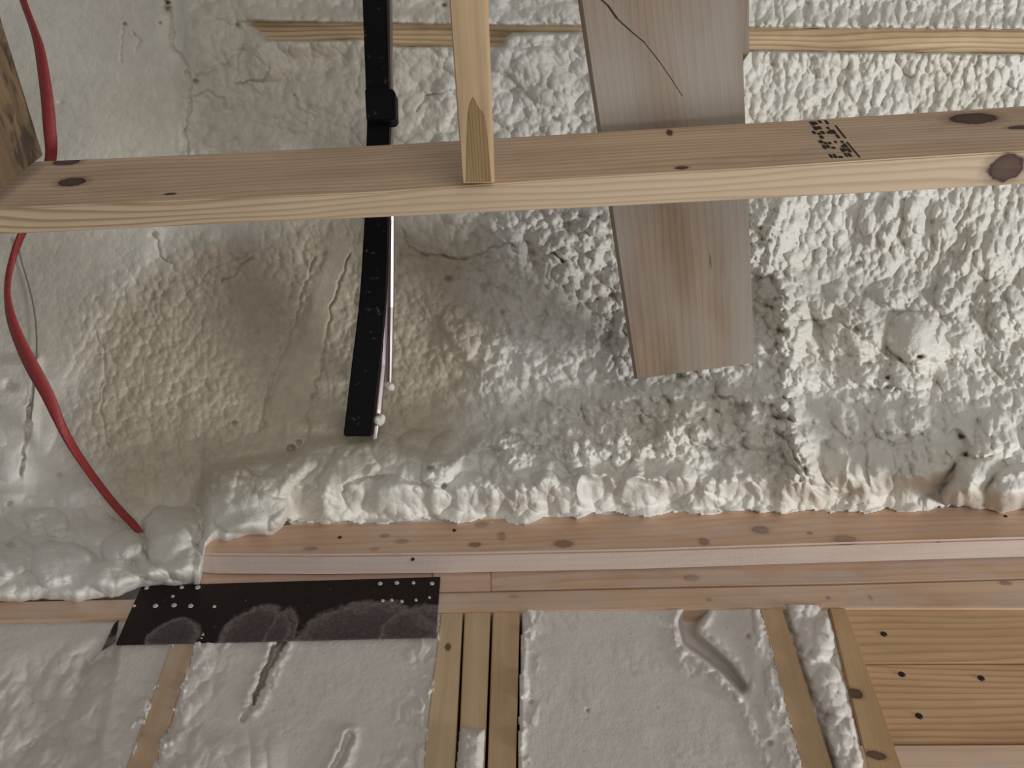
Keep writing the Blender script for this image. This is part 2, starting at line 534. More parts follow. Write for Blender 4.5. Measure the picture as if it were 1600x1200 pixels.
blobs = [  # u, v, ru, rv, h, ang
    (1432, 525, 46, 42, .046, 25), (1350, 512, 66, 46, .022, 0), (1395, 590, 60, 30, .012, 0), (1300, 480, 40, 34, .016, 10), (1248, 500, 24, 34, .016, 0),
    (1462, 545, 26, 24, .018, 0), (1395, 460, 40, 26, .014, 0), (1240, 455, 46, 30, .010, 0),
    (1522, 745, 40, 60, .066, 35), (1584, 766, 56, 40, .066, 0), (1560, 680, 34, 40, .022, 30), (1455, 720, 60, 34, .034, 10),
    (1375, 730, 30, 44, .030, -12), (1338, 728, 22, 42, .026, -15), (1305, 725, 24, 44, .026, -20), (1262, 700, 34, 44, .026, -30), (1410, 722, 26, 36, .022, 0),
    (1185, 655, 36, 24, .020, 0), (1175, 625, 34, 20, .016, 0), (1195, 690, 40, 20, .016, 0), (1395, 660, 28, 30, .018, 20), (1430, 650, 26, 28, .018, 10),
    (1320, 655, 36, 22, .014, 35), (1240, 640, 22, 36, .012, -40),
    (622, 778, 58, 36, .036, 8), (548, 745, 44, 66, .026, 30), (690, 720, 34, 46, .030, 20), (515, 790, 34, 28, .028, 0), (645, 710, 60, 30, .016, -30),
    (600, 705, 34, 26, .020, 40), (680, 782, 26, 24, .028, 0),
    (385, 792, 62, 42, .034, 0), (420, 760, 40, 26, .024, -20), (455, 735, 50, 22, .016, -20), (365, 755, 40, 26, .018, -20), (430, 805, 30, 24, .024, 0),
    (268, 840, 46, 52, .036, 10), (285, 875, 34, 34, .030, 0), (245, 885, 34, 26, .026, 0), (325, 800, 28, 30, .018, 0),
    (95, 880, 56, 36, .018, 0), (190, 862, 34, 30, .022, 0), (160, 900, 60, 26, .014, 0), (75, 815, 40, 24, .012, 0), (20, 870, 40, 30, .012, 0),
    (740, 772, 46, 34, .020, 0), (800, 750, 36, 46, .020, 0), (860, 770, 46, 32, .024, 0), (930, 765, 40, 30, .022, 0), (1005, 765, 46, 28, .026, 0),
    (1080, 760, 42, 36, .024, 0), (1150, 770, 40, 30, .018, 20), (905, 705, 50, 30, .014, 0), (985, 690, 52, 26, .014, 0), (1060, 680, 46, 30, .014, 0), (1100, 640, 40, 26, .012, 0),
    (800, 430, 40, 66, .016, 0), (880, 390, 60, 40, .016, 15), (920, 350, 50, 40, .014, 0), (880, 450, 40, 30, .012, 0), (720, 520, 34, 48, .012, 0),
    (415, 104, 32, 28, .010, 0), (330, 60, 40, 60, .010, 20), (500, 150, 60, 40, .006, 0),
    (835, 110, 60, 30, .014, 30), (790, 90, 26, 24, .012, 0), (860, 140, 40, 30, .012, 10), (880, 25, 60, 20, .010, 0),
    (1390, 345, 20, 44, .012, 0), (1425, 345, 18, 46, .013, 0), (1360, 350, 16, 40, .010, 0), (1470, 350, 20, 42, .011, 0), (1530, 400, 50, 40, .014, 0), (1560, 480, 50, 40, .014, 20),
    (1500, 440, 40, 60, .010, 30), (60, 660, 30, 50, .006, 0), (15, 690, 40, 60, .008, 0),
]
B = np.zeros(U.shape)
for b in blobs:
    e = ell(Uw, Vw, b[0], b[1], b[2], b[3], b[4], b[5])
    B = np.maximum(B, e * ((1.7 if b[0] < 230 else 1.3) if b[1] > 640 else 1.2))
H = H + B * (1 - 0.9 * smoothL) - 0.35 * B * (band * 0.7) * Dlobe

# pits and cracks
for (u0, v0, r, dp) in [(694, 8, 4, .02), (262, 4, 4, .03), (262, 14, 6, .02), (195, 38, 3, .012), (305, 128, 4, .015), (250, 36, 3, .012), (366, 661, 3, .014), (671, 731, 5, .03), (693, 759, 4, .022),
                        (1437, 558, 5, .04), (1386, 606, 6, .035), (1386, 590, 4, .03), (1340, 412, 7, .02), (1208, 480, 6, .02), (15, 603, 9, .018), (95, 160, 5, .005), (16, 852, 6, .03),
                        (15, 787, 4, .015), (94, 742, 4, .012), (1503, 682, 5, .03), (1512, 712, 6, .03), (865, 185, 5, .015), (480, 168, 7, .01), (240, 366, 5, .01), (455, 702, 7, .03),
                        (468, 692, 5, .02), (1338, 515, 5, .02), (700, 435, 4, .012), (1118, 770, 7, .03), (370, 40, 4, .01)]:
    H = H - 0.8 * dp * np.exp(-((U - u0 + 6 * (fbm(U / 7, V / 7, 3, 2) - 0.375)) ** 2 + 2.0 * (V - v0 + 6 * (fbm(U / 7, V / 7, 5, 2) - 0.375)) ** 2) / (r * r))
for pts, wdt, dp in [
    ([(258, -20), (262, 8), (268, 30), (268, 70), (288, 100), (300, 128), (294, 150), (290, 215), (294, 240)], 3.2, .010),
    ([(195, 38), (187, 55), (190, 95)], 2.5, .006), ([(210, 50), (220, 66), (212, 80)], 2.5, .005),
    ([(660, 395), (690, 398), (720, 408), (745, 400), (770, 384), (800, 382)], 3, .012), ([(630, 360), (650, 395), (662, 400)], 3, .008),
    ([(650, 175), (660, 152), (680, 146), (705, 143)], 3, .010), ([(866, 398), (878, 410)], 4, .03), ([(458, 150), (465, 170), (485, 180)], 4, .01),
    ([(370, 130), (415, 128), (420, 105)], 3, .008), ([(380, 66), (370, 110)], 2.5, .006), ([(300, 155), (325, 140), (352, 158), (350, 170)], 3, .006),
    ([(240, 368), (250, 400), (270, 412)], 2.5, .007), ([(395, 400), (370, 425), (345, 440)], 3, .008),
    ([(548, 400), (520, 470), (505, 560), (490, 620), (478, 690), (445, 718)], 3, .010), ([(490, 400), (470, 470), (452, 530), (420, 600), (408, 670)], 3, .007),
    ([(50, 630), (44, 670), (36, 710), (34, 740)], 4.5, .022),
    ([(540, 790), (535, 770), (545, 755), (570, 748), (600, 745)], 4, .014), ([(475, 800), (480, 770), (500, 740), (520, 700)], 4, .012),
    ([(310, 790), (318, 815), (314, 840)], 5, .02), ([(222, 835), (228, 860), (240, 880)], 5, .02), ([(392, 765), (398, 750), (410, 742)], 4, .012),
    ([(1180, 470), (1205, 482), (1225, 500), (1215, 520)], 4, .014), ([(1250, 500), (1300, 500), (1335, 515), (1390, 560)], 4, .01),
    ([(1350, 570), (1390, 566)], 4, .016), ([(1340, 605), (1400, 610), (1450, 612)], 5, .012), ([(1200, 650), (1235, 700), (1262, 740), (1280, 780)], 4, .012),
    ([(1470, 770), (1478, 740), (1500, 715), (1550, 712)], 5, .022), ([(1260, 755), (1310, 765), (1350, 768)], 4, .010), ([(1365, 680), (1440, 676)], 4, .012),
    ([(1520, 790), (1560, 792)], 4, .016), ([(1105, 765), (1135, 785)], 4, .014),
    ([(290, 460), (330, 420), (420, 385)], 3, .004), ([(150, 520), (165, 560), (160, 640), (170, 700)], 3, .005)]:
    s = segdist(U + 16 * (fbm(U / 13, V / 13, 3, 2) - 0.375), V + 16 * (fbm(U / 13, V / 13 + 30, 4, 2) - 0.375), pts)
    H = H - dp * (0.35 + 0.9 * fbm(U / 11, V / 11, 1, 2)) * np.exp(-(s / (wdt * 0.62)) ** 2)

low = rollh * 0.8 + B * (1 - 0.9 * smoothL) + 0.012 * Dbig + 0.012 * Dlobe
H0 = H.copy()
rim_w = sstep(4, 44, T)
H = H * rim_w + (low + 0.004) * (1 - rim_w)

# the roof batten stays uncovered
bat_top = np.interp(us, [375, 700, 1172, 1600, 1900], [35, 40, 45, 48, 50])[None, :]
bat_bot = np.interp(us, [375, 565, 620, 700, 1172, 1600, 1900], [62, 60, 71, 71, 78, 83, 86])[None, :]
jag = 4 * (fbm(U / 18, V / 30, 6, 3) - 0.45)
inb = sstep(-4, 2, np.minimum(V - bat_top + jag, bat_bot - V + jag)) * sstep(372, 420, U + (V - 38) * -1.2)
cover = polymask(U, V, [(788, 60), (800, 50), (905, 48), (940, 60), (940, 90), (780, 90)], 8)
inb = inb * (1 - cover)
edge_hug = np.exp(-((V - bat_bot - 8) / 14.0) ** 2) * 0.008 + np.exp(-((V - bat_top + 8) / 12.0) ** 2) * 0.012
H = H + 0.012 * np.exp(-((V - 58) / 50.0) ** 2) * sstep(330, 420, U) + edge_hug * sstep(340, 420, U)
H = H * (1 - inb) - 0.020 * inb

below = np.clip(-T, 0, None)
D = base - H
D = D - 0.010
Dedge = wd(cv, 0.0 + 0.0365 * sstep(300, 316, us))[None, :] + 0 * D
Dr = Dedge + (D - Dedge) * roll
D = np.where((T < env_t) & (T >= 0), np.where(D < Dedge, Dr, np.minimum(D, Dedge + 0.02)), D)
D = np.where(T < 0, Dedge + below * 0.0035, D)
# above the ledger the foam was trimmed flush: it simply runs in behind the timber's top edge
det = 0.010 * Dmed + 0.020 * Dlobe + 0.006 * Dsm + 0.35 * B
Dfl = wd(V, 0.0345) + 0.012 - det
wf = sstep(0, 62, T)
Dfull = base - H0 - 0.010
Dtr = Dfull * wf + Dfl * (1 - wf)
Dtr = np.where(T < 4, np.maximum(Dtr, wd(np.minimum(V, 900), 0.0345) + 0.002 + below * 0.001), Dtr)
D = np.where((T < 120), D * (1 - tz)[None, :] + Dtr * tz[None, :], D)
drop = (T < -14)
roof_foam = sheet('spray_foam_layer', U, V, D, M_foam, back=0.09, drop=drop)
at = roof_foam.data.attributes.new('tan_amt', 'FLOAT', 'POINT')  # share of tan in the foam colour, strongest left of the middle
co_ = np.empty(len(roof_foam.data.vertices) * 3, np.float32)
roof_foam.data.vertices.foreach_get('co', co_)
co_ = co_.reshape(-1, 3) + np.array(roof_foam.location)[None, :]
yy, zz = co_[:, 1], co_[:, 2] - CAMZ
dd_ = CP * yy + SP * zz
pu = 800 + FPX * co_[:, 0] / dd_; pv = 600 - FPX * (-SP * yy + CP * zz) / dd_
pu += 60 * (fbm(pu / 50, pv / 50, 1) - .47); pv += 60 * (fbm(pu / 50 + 9, pv / 50, 2) - .47)
tan_amt = np.maximum(polymask(pu, pv, [(150, 470), (300, 380), (560, 330), (740, 380), (760, 560), (700, 700), (480, 720), (320, 790), (190, 790), (110, 700)], 50),
                  0.6 * polymask(pu, pv, [(290, -400), (700, -400), (700, 250), (290, 240)], 20))
tan_amt = np.maximum(tan_amt, 0.35 * polymask(pu, pv, [(-400, -400), (300, -400), (300, 500), (100, 700), (-400, 640)], 40))
at.data.foreach_set('value', tan_amt.astype(np.float32))
setprops(roof_foam, 'cream spray foam layer covering the roof slope, smooth at left and lumpy at right', 'insulation foam')


def foam_depth(px, py):
    j = int(np.argmin(np.abs(us - px))); i = int(np.argmin(np.abs(vs - py)))
    return float(D[i, j])


# ------------------------------------------------------------------ batten bedded in the roof foam
def bdepth(y): return 1.275 - 0.012
tan_l, tan_d = sr(205, 178, 138), sr(165, 132, 92)
m = wood('batten_wood', sr(218, 195, 159), sr(160, 126, 88), rings=30, ringmix=0.8, seed=3.1)
bat, _ = loft('roof_batten', [[P(x, a, 1.258), P(x, b, 1.258), P(x, b, 1.30), P(x, a, 1.30)] for x, a, b in
                              [(340, 33, 66), (700, 38, 73), (1172, 44, 79), (1600, 47, 84), (2280, 52, 91)]], m)
setprops(bat, 'long pale roof batten half buried in the foam near the ceiling top', 'timber batten')

# ------------------------------------------------------------------ horizontal cross beam
st = [(-560, 279, 351, 393), (-260, 265, 337, 379), (0, 254, 326, 367), (300, 241, 313, 353), (600, 226, 300, 340), (900, 208, 279, 326), (1170, 192, 263, 312), (1400, 178, 248, 300), (1600, 165, 236, 288), (2150, 130, 199, 256)]


def bm_depth(x):
    t = x / 1600.0
    return 1.0 / ((1 - t) / 0.88 + t / 0.757)


def bm_T(x): return bm_depth(x) + 0.0705 + 0.005 * x / 1600
def bm_B(x): return bm_depth(x) + 0.0225 - 0.004 * x / 1600


def beam_edges(x):
    s = np.array(st, float)
    t, mm, b = (float(np.interp(x, s[:, 0], s[:, k])) for k in (1, 2, 3))
    return P(x, t, bm_T(x)), P(x, mm, bm_depth(x)), P(x, b, bm_B(x))


rings = []
for s in st:
    t, mm, b = beam_edges(s[0])
    rings.append([mm, t, t + (b - mm), b])
beam, fr = loft('cross_beam', rings, None, bevel=0.0015)


def on_dark(px, py):
    """point of the beam's taller face seen at a pixel"""
    t, mm, b = beam_edges(px)
    s = np.array(st, float)
    yt, ym = float(np.interp(px, s[:, 0], s[:, 1])), float(np.interp(px, s[:, 0], s[:, 2]))
    f = (py - yt) / (ym - yt)
    d = 1 / ((1 - f) / bm_T(px) + f / bm_depth(px))
    return P(px, py, d)


def on_light(px, py):
    s = np.array(st, float)
    ym, yb = float(np.interp(px, s[:, 0], s[:, 2])), float(np.interp(px, s[:, 0], s[:, 3]))
    f = (py - ym) / (yb - ym)
    d = 1 / ((1 - f) / bm_depth(px) + f / bm_B(px))
    return P(px, py, d)


kn = []
for (x, y, ru, rv) in [(112, 284, .016, .0075), (104, 253, .016, .006), (1521, 185, .022, .011), (1596, 199, .012, .004), (266, 303, .006, .002), (1046, 207, .003, .006), (1065, 262, .006, .003)]:
    q = uvof(fr, on_dark(x, y), 0)
    kn.append((q[0], q[1], ru * 1.15, rv * 1.2, 1.0))
q = uvof(fr, on_light(1572, 262), 1)
kn.append((q[0], q[1], .0180, .0140, 1.0))
m = wood('beam_wood', sr(216, 189, 159), sr(178, 141, 107), rings=34, ringmix=0.62, seed=1.3, knots=kn, stripe=55, lit_under=0.5, knotcol=sr(66, 34, 28))
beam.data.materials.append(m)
setprops(beam, 'pale pine cross beam spanning the whole view, with knots and a black ink stamp', 'timber beam')

# illegible black grading stamp across its taller face
ink = plain('stamp_ink', sr(40, 30, 28), 0.7)
bmk = bmesh.new()
rs = np.random.default_rng(3)
nrm = None


def ink_quad(c0, c1, c2, c3, up):
    vs_ = [bmk.verts.new(Vector(c) + up * h_) for h_ in (0.0001, 0.0005) for c in (c0, c1, c2, c3)]
    bmk.faces.new(vs_[4:8]); bmk.faces.new(vs_[3::-1])
    for i in range(4):
        bmk.faces.new((vs_[i], vs_[(i + 1) % 4], vs_[4 + (i + 1) % 4], vs_[4 + i]))


t_, m_, b_ = beam_edges(1300)
face_n = (t_ - m_).cross(beam_edges(1320)[1] - m_).normalized()
if face_n.dot(Vector((0, 0, CAMZ)) - m_) < 0: face_n = -face_n
# two lines of characters slanting down to the right, then two thin rules
for row, (x0, y0, x1, y1, hw) in enumerate([(1266, 190, 1308, 248, 9), (1284, 188, 1330, 246, 7)]):
    n = 8
    for i in range(n):
        f0, f1 = (i + 0.08) / n, (i + 0.85) / n
        for stroke in range(3):
            if rs.random() < 0.18: continue
            g0 = -hw + stroke * hw * 0.72
            g1 = g0 + hw * (0.45 + 0.25 * rs.random())
            h0 = f0 if rs.random() < 0.6 else (f0 + f1) / 2
            h1 = f1 if rs.random() < 0.6 else (f0 + f1) / 2 + 0.02
            if h1 - h0 < 0.03: continue
            pp = []
            for (f, g) in ((h0, g0), (h0, g1), (h1, g1), (h1, g0)):
                pp.append(on_dark(x0 + (x1 - x0) * f + g, y0 + (y1 - y0) * f))
            ink_quad(*pp, face_n)
for (x0, y0, x1, y1) in [(1322, 222, 1342, 246), (1304, 196, 1320, 216)]:
    ink_quad(on_dark(x0, y0), on_dark(x0 + 2.5, y0), on_dark(x1 + 2.5, y1), on_dark(x1, y1), face_n)
bmesh.ops.recalc_face_normals(bmk, faces=bmk.faces)
me = bpy.data.meshes.new('ink_stamp'); bmk.to_mesh(me); bmk.free()
so = link('ink_stamp', me, ink, beam)
so['label'] = 'smudged black ink grading stamp'

# ------------------------------------------------------------------ short strut standing on the beam
def strut_d(y):      # axial distance, narrowing with y like the photo
    wpx = 58.0 - (58 - 47.5) * y / 285.0
    return 0.0318 * FPX / wpx


def rowp(xl, xr, y, d, dback, side=8):
    return [P(xl, y, d), P(xr, y, d), P(xr + side, y, dback), P(xl + side * .4, y, dback)]


kq = []
m = wood('strut_wood', sr(212, 185, 147), sr(180, 147, 109), rings=14, ringmix=0.35, seed=8.2, stripe=60)
strut, frs = loft('roof_strut', [rowp(702 - .07 * 300, 758 - .033 * 300, -300, strut_d(-300), strut_d(-300) + .07, 4),
                                 rowp(702, 758, 0, strut_d(0), strut_d(0) + .07, 5),
                                 rowp(721.5, 768, 272, strut_d(272), 0.822, 5),
                                 rowp(723, 769, 286, strut_d(286), 0.8225, 5)], m, bevel=0.001)
setprops(strut, 'narrow pale timber strut whose lower end rests on the cross beam', 'timber strut')
# darker cathedral grain patch (bark edge) near its foot
pb = bmesh.new()
pts = [(740, 152), (748, 168), (757, 178), (761, 205), (764, 240), (768, 284), (729, 284), (730, 230), (732, 180), (735, 162)]
sf = lambda x, y: P(x, y, strut_d(y) - 0.0006)
vv = [pb.verts.new(sf(x, y)) for x, y in pts]
f0 = pb.faces.new(vv)
ex = bmesh.ops.extrude_face_region(pb, geom=[f0])
for g in ex['geom']:
    if isinstance(g, bmesh.types.BMVert): g.co += Vector((0, CP, SP)) * 0.0009
bmesh.ops.recalc_face_normals(pb, faces=pb.faces)
uvl = pb.loops.layers.uv.new('grain')
for f in pb.faces:
    for l in f.loops:
        q = uvof(frs, l.vert.co, 0)
        l[uvl].uv = q
me = bpy.data.meshes.new('rough_patch'); pb.to_mesh(me); pb.free()
ro = link('rough_patch', me, wood('rough_wood', sr(176, 148, 108), sr(120, 92, 60), rings=60, ringmix=0.5, seed=2.2, stripe=120), strut)
ro['label'] = 'rough darker grain patch'

# ------------------------------------------------------------------ weathered hanging boards
def brd_d(y): return 0.170 * FPX / (250 - 0.11 * y)


def brow(y, yr=None, t=0.024):
    yr = y if yr is None else yr
    a = P(908 + .147 * y, y, brd_d(y)); b = P(1158 + .037 * yr, yr, brd_d(yr))
    k = Vector((0, CP, SP)) * t
    return [a, b, b + k, a + k]


m = wood('weathered_wood', sr(160, 138, 116), sr(122, 98, 78), rings=26, ringmix=0.35, seed=5.5, stripe=110, grey=0.75,
         knots=[(0.505, 0.115, .010, .0012, .6), (0.02, 0.03, 0.04, 0.004, 0.5)])
m2 = wood('weathered_wood_brown', sr(142, 118, 98), sr(98, 76, 58), rings=30, ringmix=0.4, seed=9.5, stripe=110, grey=0.4)
hb, frb = loft('weathered_board', [brow(-300), brow(0), brow(250), brow(592, 567)], m, bevel=0.001)
setprops(hb, 'wide grey weathered board hanging behind the cross beam with a free lower end', 'timber board')


# long dark drying crack running diagonally over its upper half
ckb = bmesh.new()
ck = [(930, -8), (948, 8), (962, 28), (984, 48), (1006, 66), (1030, 96), (1052, 128), (1066, 150)]
for (x0, y0), (x1, y1), wq in zip(ck, ck[1:], (3.2, 3.6, 2.6, 2.2, 1.2, 0.9, 0.7)):
    c = [P(x0, y0, brd_d(y0) - .0004), P(x0 + wq, y0, brd_d(y0) - .0004), P(x1 + wq, y1, brd_d(y1) - .0004), P(x1, y1, brd_d(y1) - .0004)]
    k = Vector((0, CP, SP)) * 0.0006
    va = [ckb.verts.new(q) for q in c] + [ckb.verts.new(q + k) for q in c]
    ckb.faces.new(va[0:4]); ckb.faces.new(va[7:3:-1])
    for i in range(4): ckb.faces.new((va[i], va[(i + 1) % 4], va[4 + (i + 1) % 4], va[4 + i]))
bmesh.ops.recalc_face_normals(ckb, faces=ckb.faces)
me = bpy.data.meshes.new('drying_crack'); ckb.to_mesh(me); ckb.free()
cko = link('drying_crack', me, plain('crack_dark', sr(62, 50, 42), 0.9), hb)
cko['label'] = 'dark diagonal drying crack'


def brow2(y):
    d = brd_d(y) + 0.034
    a = P(1010, y, d); b = P(1171, y, d); k = Vector((0, CP, SP)) * 0.022
    return [a, b, b + k, a + k]


hb2, _ = loft('weathered_board', [brow2(-300), brow2(84)], m2, bevel=0.001)
setprops(hb2, 'short brown board end peeping out behind the right edge of the wide grey board', 'timber board')

# ------------------------------------------------------------------ post in the top left corner
PK = []
for (tu, tv, ru, rv, s_) in [(.86, .62, .055, .006, .8), (.80, .45, .07, .005, .7), (.92, .35, .05, .004, .75), (.70, .55, .06, .007, .7), (.95, .75, .04, .004, .8), (.62, .7, .06, .004, .6), (.88, .18, .05, .003, .5), (.75, .85, .06, .004, .7)]:
    PK.append((tu * 0.435, tv * 0.089, ru * .7, rv, s_))
m = wood('dark_post_wood', sr(128, 104, 74), sr(70, 52, 36), rings=9, ringmix=0.4, seed=12.0, stripe=30, streak=0.85)
a0, a1 = P(-92, -276, .735), P(68.5, 243, .915)
wvec = P(-2, 299, .872) - P(68.5, 243, .915)
wv2 = wvec.normalized() * 0.089
bk = (a1 - a0).cross(wv2).normalized() * 0.038
if bk.dot(Vector((0, CP, SP))) < 0: bk = -bk
bk = bk * 0.8
post, frp = loft('rafter_post', [[a0, a0 + wv2, a0 + wv2 + bk, a0 + bk], [a1, a1 + wv2, a1 + wv2 + bk * .2, a1 + bk * .2]], m, bevel=0.0015)
setprops(post, 'dark stained timber post meeting the left end of the cross beam', 'timber post')

# ------------------------------------------------------------------ black pipe and the metal rail beside it
m_black = plain('black_plastic', sr(16, 14, 15), 0.35, 0, 0.5)
t = NT('dusty_black')
co = t.n('ShaderNodeTexCoord').outputs['Object']
nz = t.noise(co, 90, 4, 0.7)
t.l(t.mix(t.ramp(nz, [(0.62, 0.0), (0.74, 0.5)]), sr(9, 7, 8), sr(120, 112, 108)), t.b.inputs['Base Color'])
t.b.inputs['Roughness'].default_value = 0.55
t.b.inputs['Specular IOR Level'].default_value = 0.15
m_black = t.m


def chan(y, xl, xr, d, t=0.022):
    k = Vector((0, CP, SP)) * t
    a, b = P(xl, y, d), P(xr, y, d)
    return [a, b, b + k, a + k]


crow = [(-300, 560, 598, .98), (0, 566, 604, 1.02), (190, 573, 608, 1.06), (345, 569, 605, 1.10), (430, 564, 603, 1.11), (480, 560, 600, 1.115), (530, 554, 596, 1.115), (570, 549, 592, 1.11), (682, 536, 579, 1.095)]
pipe, _ = loft('drain_channel', [chan(y, a, b, d) for y, a, b, d in crow], m_black, bevel=0.002)
setprops(pipe, 'black square plastic channel running down the roof foam behind the cross beam', 'channel')
cp, _ = loft('coupling', [chan(y, a, b, 1.04, 0.03) for y, a, b in ((138, 570, 611), (142, 570, 617), (184, 572, 618), (188, 573, 612))], m_black, pipe, bevel=0.0015)
m_rail = plain('rail_metal', sr(176, 160, 160), 0.3, 0.75)
rr = [(-300, 594, 604, 1.0), (0, 603, 611, 1.05), (345, 606, 615, 1.125), (480, 605, 614, 1.15), (600, 603, 611, 1.155), (676, 582, 590, 1.185)]


def rail(y, xl, xr, d):
    k = Vector((0, CP, SP)) * 0.014
    a, b = P(xl, y, d), P(xr, y, d)
    c = (a + b) / 2 - k * 0.25
    a2 = a + k; b2 = b + k
    return [a, c, b, b2, a2]


rl, _ = loft('metal_rail', [rail(*r) for r in rr[:5]], m_rail, bevel=0.0006)
setprops(rl, 'thin shiny grey metal rail along the right side of the black channel', 'rail')
m_dk = plain('rail_groove', sr(70, 56, 58), 0.5)
rg, _ = loft('groove', [chan(y, a + 3.6, a + 5.2, d - 0.0042, 0.003) for y, a, b, d in rr[:5]], m_dk, rl, bevel=0)
rg['label'] = 'dark groove'
# grey tape edge continuing beside the lower end
rl2, _ = loft('metal_rail', [rail(y, a, b, d) for y, a, b, d in [(480, 598, 605, 1.138), (570, 593, 602, 1.134), (640, 586, 595, 1.126), (690, 580, 588, 1.12)]], m_rail, bevel=0.0006)
setprops(rl2, 'short dusty grey metal strip hugging the lower end of the black channel', 'rail')


def lump(name, px, py, d, r, mat, seed, parent=None, sq=(1, 1, 1)):
    bm = bmesh.new()
    bmesh.ops.create_icosphere(bm, subdivisions=4, radius=r)
    rg_ = np.random.default_rng(seed)
    k = rg_.random((6, 3)) * 2 - 1
    for v in bm.verts:
        n = v.co.normalized()
        s = 1.0
        for q in k:
            qv = Vector(q).normalized()
            s += 0.28 * max(0, n.dot(qv) - 0.55) * 2
        v.co = Vector((n.x * sq[0], n.y * sq[1], n.z * sq[2])) * r * s
    for f in bm.faces: f.smooth = True
    me = bpy.data.meshes.new(name); bm.to_mesh(me); bm.free()
    o = bpy.data.objects.new(name, me); COL.objects.link(o)
    me.materials.append(mat)
    o.location = P(px, py, d)
    if parent: o.parent = parent; o.location = o.location - parent.location
    return o


for i, (x, y, dd, r, lb) in enumerate([(609, 605, 1.148, .006, 'small white foam crumb stuck at the end of the long metal rail'),
                                      (594, 657, 1.118, .007, 'white foam crumb on the strip beside the foot of the black channel')]):
    c = lump('foam_crumb', x, y, dd, r, M_foam, 11 + i)
    setprops(c, lb, 'foam crumb', 'foam crumbs by the channel')

# ------------------------------------------------------------------ red strap and thin wire
t = NT('red_webbing')
co = t.n('ShaderNodeTexCoord').outputs['Object']
t.l(t.mix(t.noise(co, 300, 2), sr(168, 62, 58), sr(128, 36, 38)), t.b.inputs['Base Color'])
t.b.inputs['Roughness'].default_value = 0.55
m_red = t.m
S = [(-200, -32, -19, .93), (-100, -2, 10, .95), (0, 30, 41, .965), (45, 46, 58, .97), (80, 54, 70, .975), (150, 63, 82, .985), (200, 67, 87, .99), (245, 70, 88, 1.0), (300, 58, 74, 1.005), (340, 40, 54, 1.01),
     (370, 25, 38, 1.01), (400, 15, 26, 1.015), (430, 8, 18, 1.02), (462, 6, 16, 1.03), (500, 10, 26, 1.045), (540, 23, 44, 1.06), (580, 41, 66, 1.07), (620, 64, 86, 1.08),
     (660, 84, 101, 1.09), (700, 106, 122, 1.095), (750, 141, 156, 1.085), (790, 172, 188, 1.065), (815, 195, 212, 1.05), (832, 212, 224, 1.045)]
rows = []
for i, (y, xl, xr, d) in enumerate(S):
    tw = 0.006 * math.sin(i * 0.55)
    a = P(xl, y, d + tw); b = P(xr, y, d - tw)
    mdl = (a + b) / 2
    k = Vector((0, CP, SP)) * 0.0015
    rows.append([a, mdl - k * 1.3, b, b + k, mdl + k * 0.2, a + k])
# resample smoothly
res = []
for i in range(len(rows) - 1):
    p0 = rows[max(i - 1, 0)]; p1 = rows[i]; p2 = rows[i + 1]; p3 = rows[min(i + 2, len(rows) - 1)]
    for s in range(4):
        u_ = s / 4
        res.append([0.5 * ((2 * p1[k]) + (p2[k] - p0[k]) * u_ + (2 * p0[k] - 5 * p1[k] + 4 * p2[k] - p3[k]) * u_ ** 2 + (3 * p1[k] - p0[k] - 3 * p2[k] + p3[k]) * u_ ** 3) for k in range(6)])
res.append(rows[-1])
strap, _ = loft('webbing_strap', res, m_red, bevel=0, smooth=True)
setprops(strap, 'twisted red webbing strap hanging down the left side into the foam', 'strap')


def tube(name, pts, r, mat, parent=None):
    cu = bpy.data.curves.new(name, 'CURVE'); cu.dimensions = '3D'
    sp = cu.splines.new('NURBS'); sp.points.add(len(pts) - 1)
    for q, p in zip(sp.points, pts): q.co = (*p, 1)
    sp.use_endpoint_u = True; sp.order_u = 3
    cu.bevel_depth = r; cu.bevel_resolution = 3; cu.use_fill_caps = True
    tmp = bpy.data.objects.new('tmp', cu); COL.objects.link(tmp)
    bpy.context.view_layer.update()
    me = bpy.data.meshes.new_from_object(tmp.evaluated_get(bpy.context.evaluated_depsgraph_get()))
    bpy.data.objects.remove(tmp)
    for p in me.polygons: p.use_smooth = True
    return link(name, me, mat, parent)


wire = tube('thin_wire', [P(x, y, foam_depth(x, y) - 0.006) for x, y in [(26, 372), (32, 405), (42, 435), (50, 465), (56, 500), (58, 545), (55, 590), (51, 630), (48, 655)]], 0.0011,
            plain('wire_grey', sr(122, 122, 108), 0.5))
setprops(wire, 'thin grey green wire lying on the smooth foam right of the red strap', 'wire')

# ------------------------------------------------------------------ the stud wall
BACK = Vector((0, 0.089, 0))


def wbar(name, px, off, thick, mat, bevel=0.0012, parent=None):
    """px: stations of (x, ytop, ybottom) left to right on the wall plane"""
    k = Vector((0, thick, 0))
    rings = [[W(x, a, off), W(x, b, off), W(x, b, off) + k, W(x, a, off) + k] for x, a, b in px]
    return loft(name, rings, mat, parent, bevel)


def kpx(fr, off, lst):
    out = []
    for (x, y, ru, rv, s) in lst:
        q = uvof(fr, W(x, y, off), 0)
        out.append((q[0], q[1], ru, rv, s))
    return out


LEDG = 0.035


def fwd(py, off):
    """pixel row of the point off metres in front of the wall point seen at row py"""
    q = W(800, py)
    y, z = q.y - off, q.z - CAMZ
    return 600 - FPX * (-SP * y + CP * z) / (CP * y + SP * z)


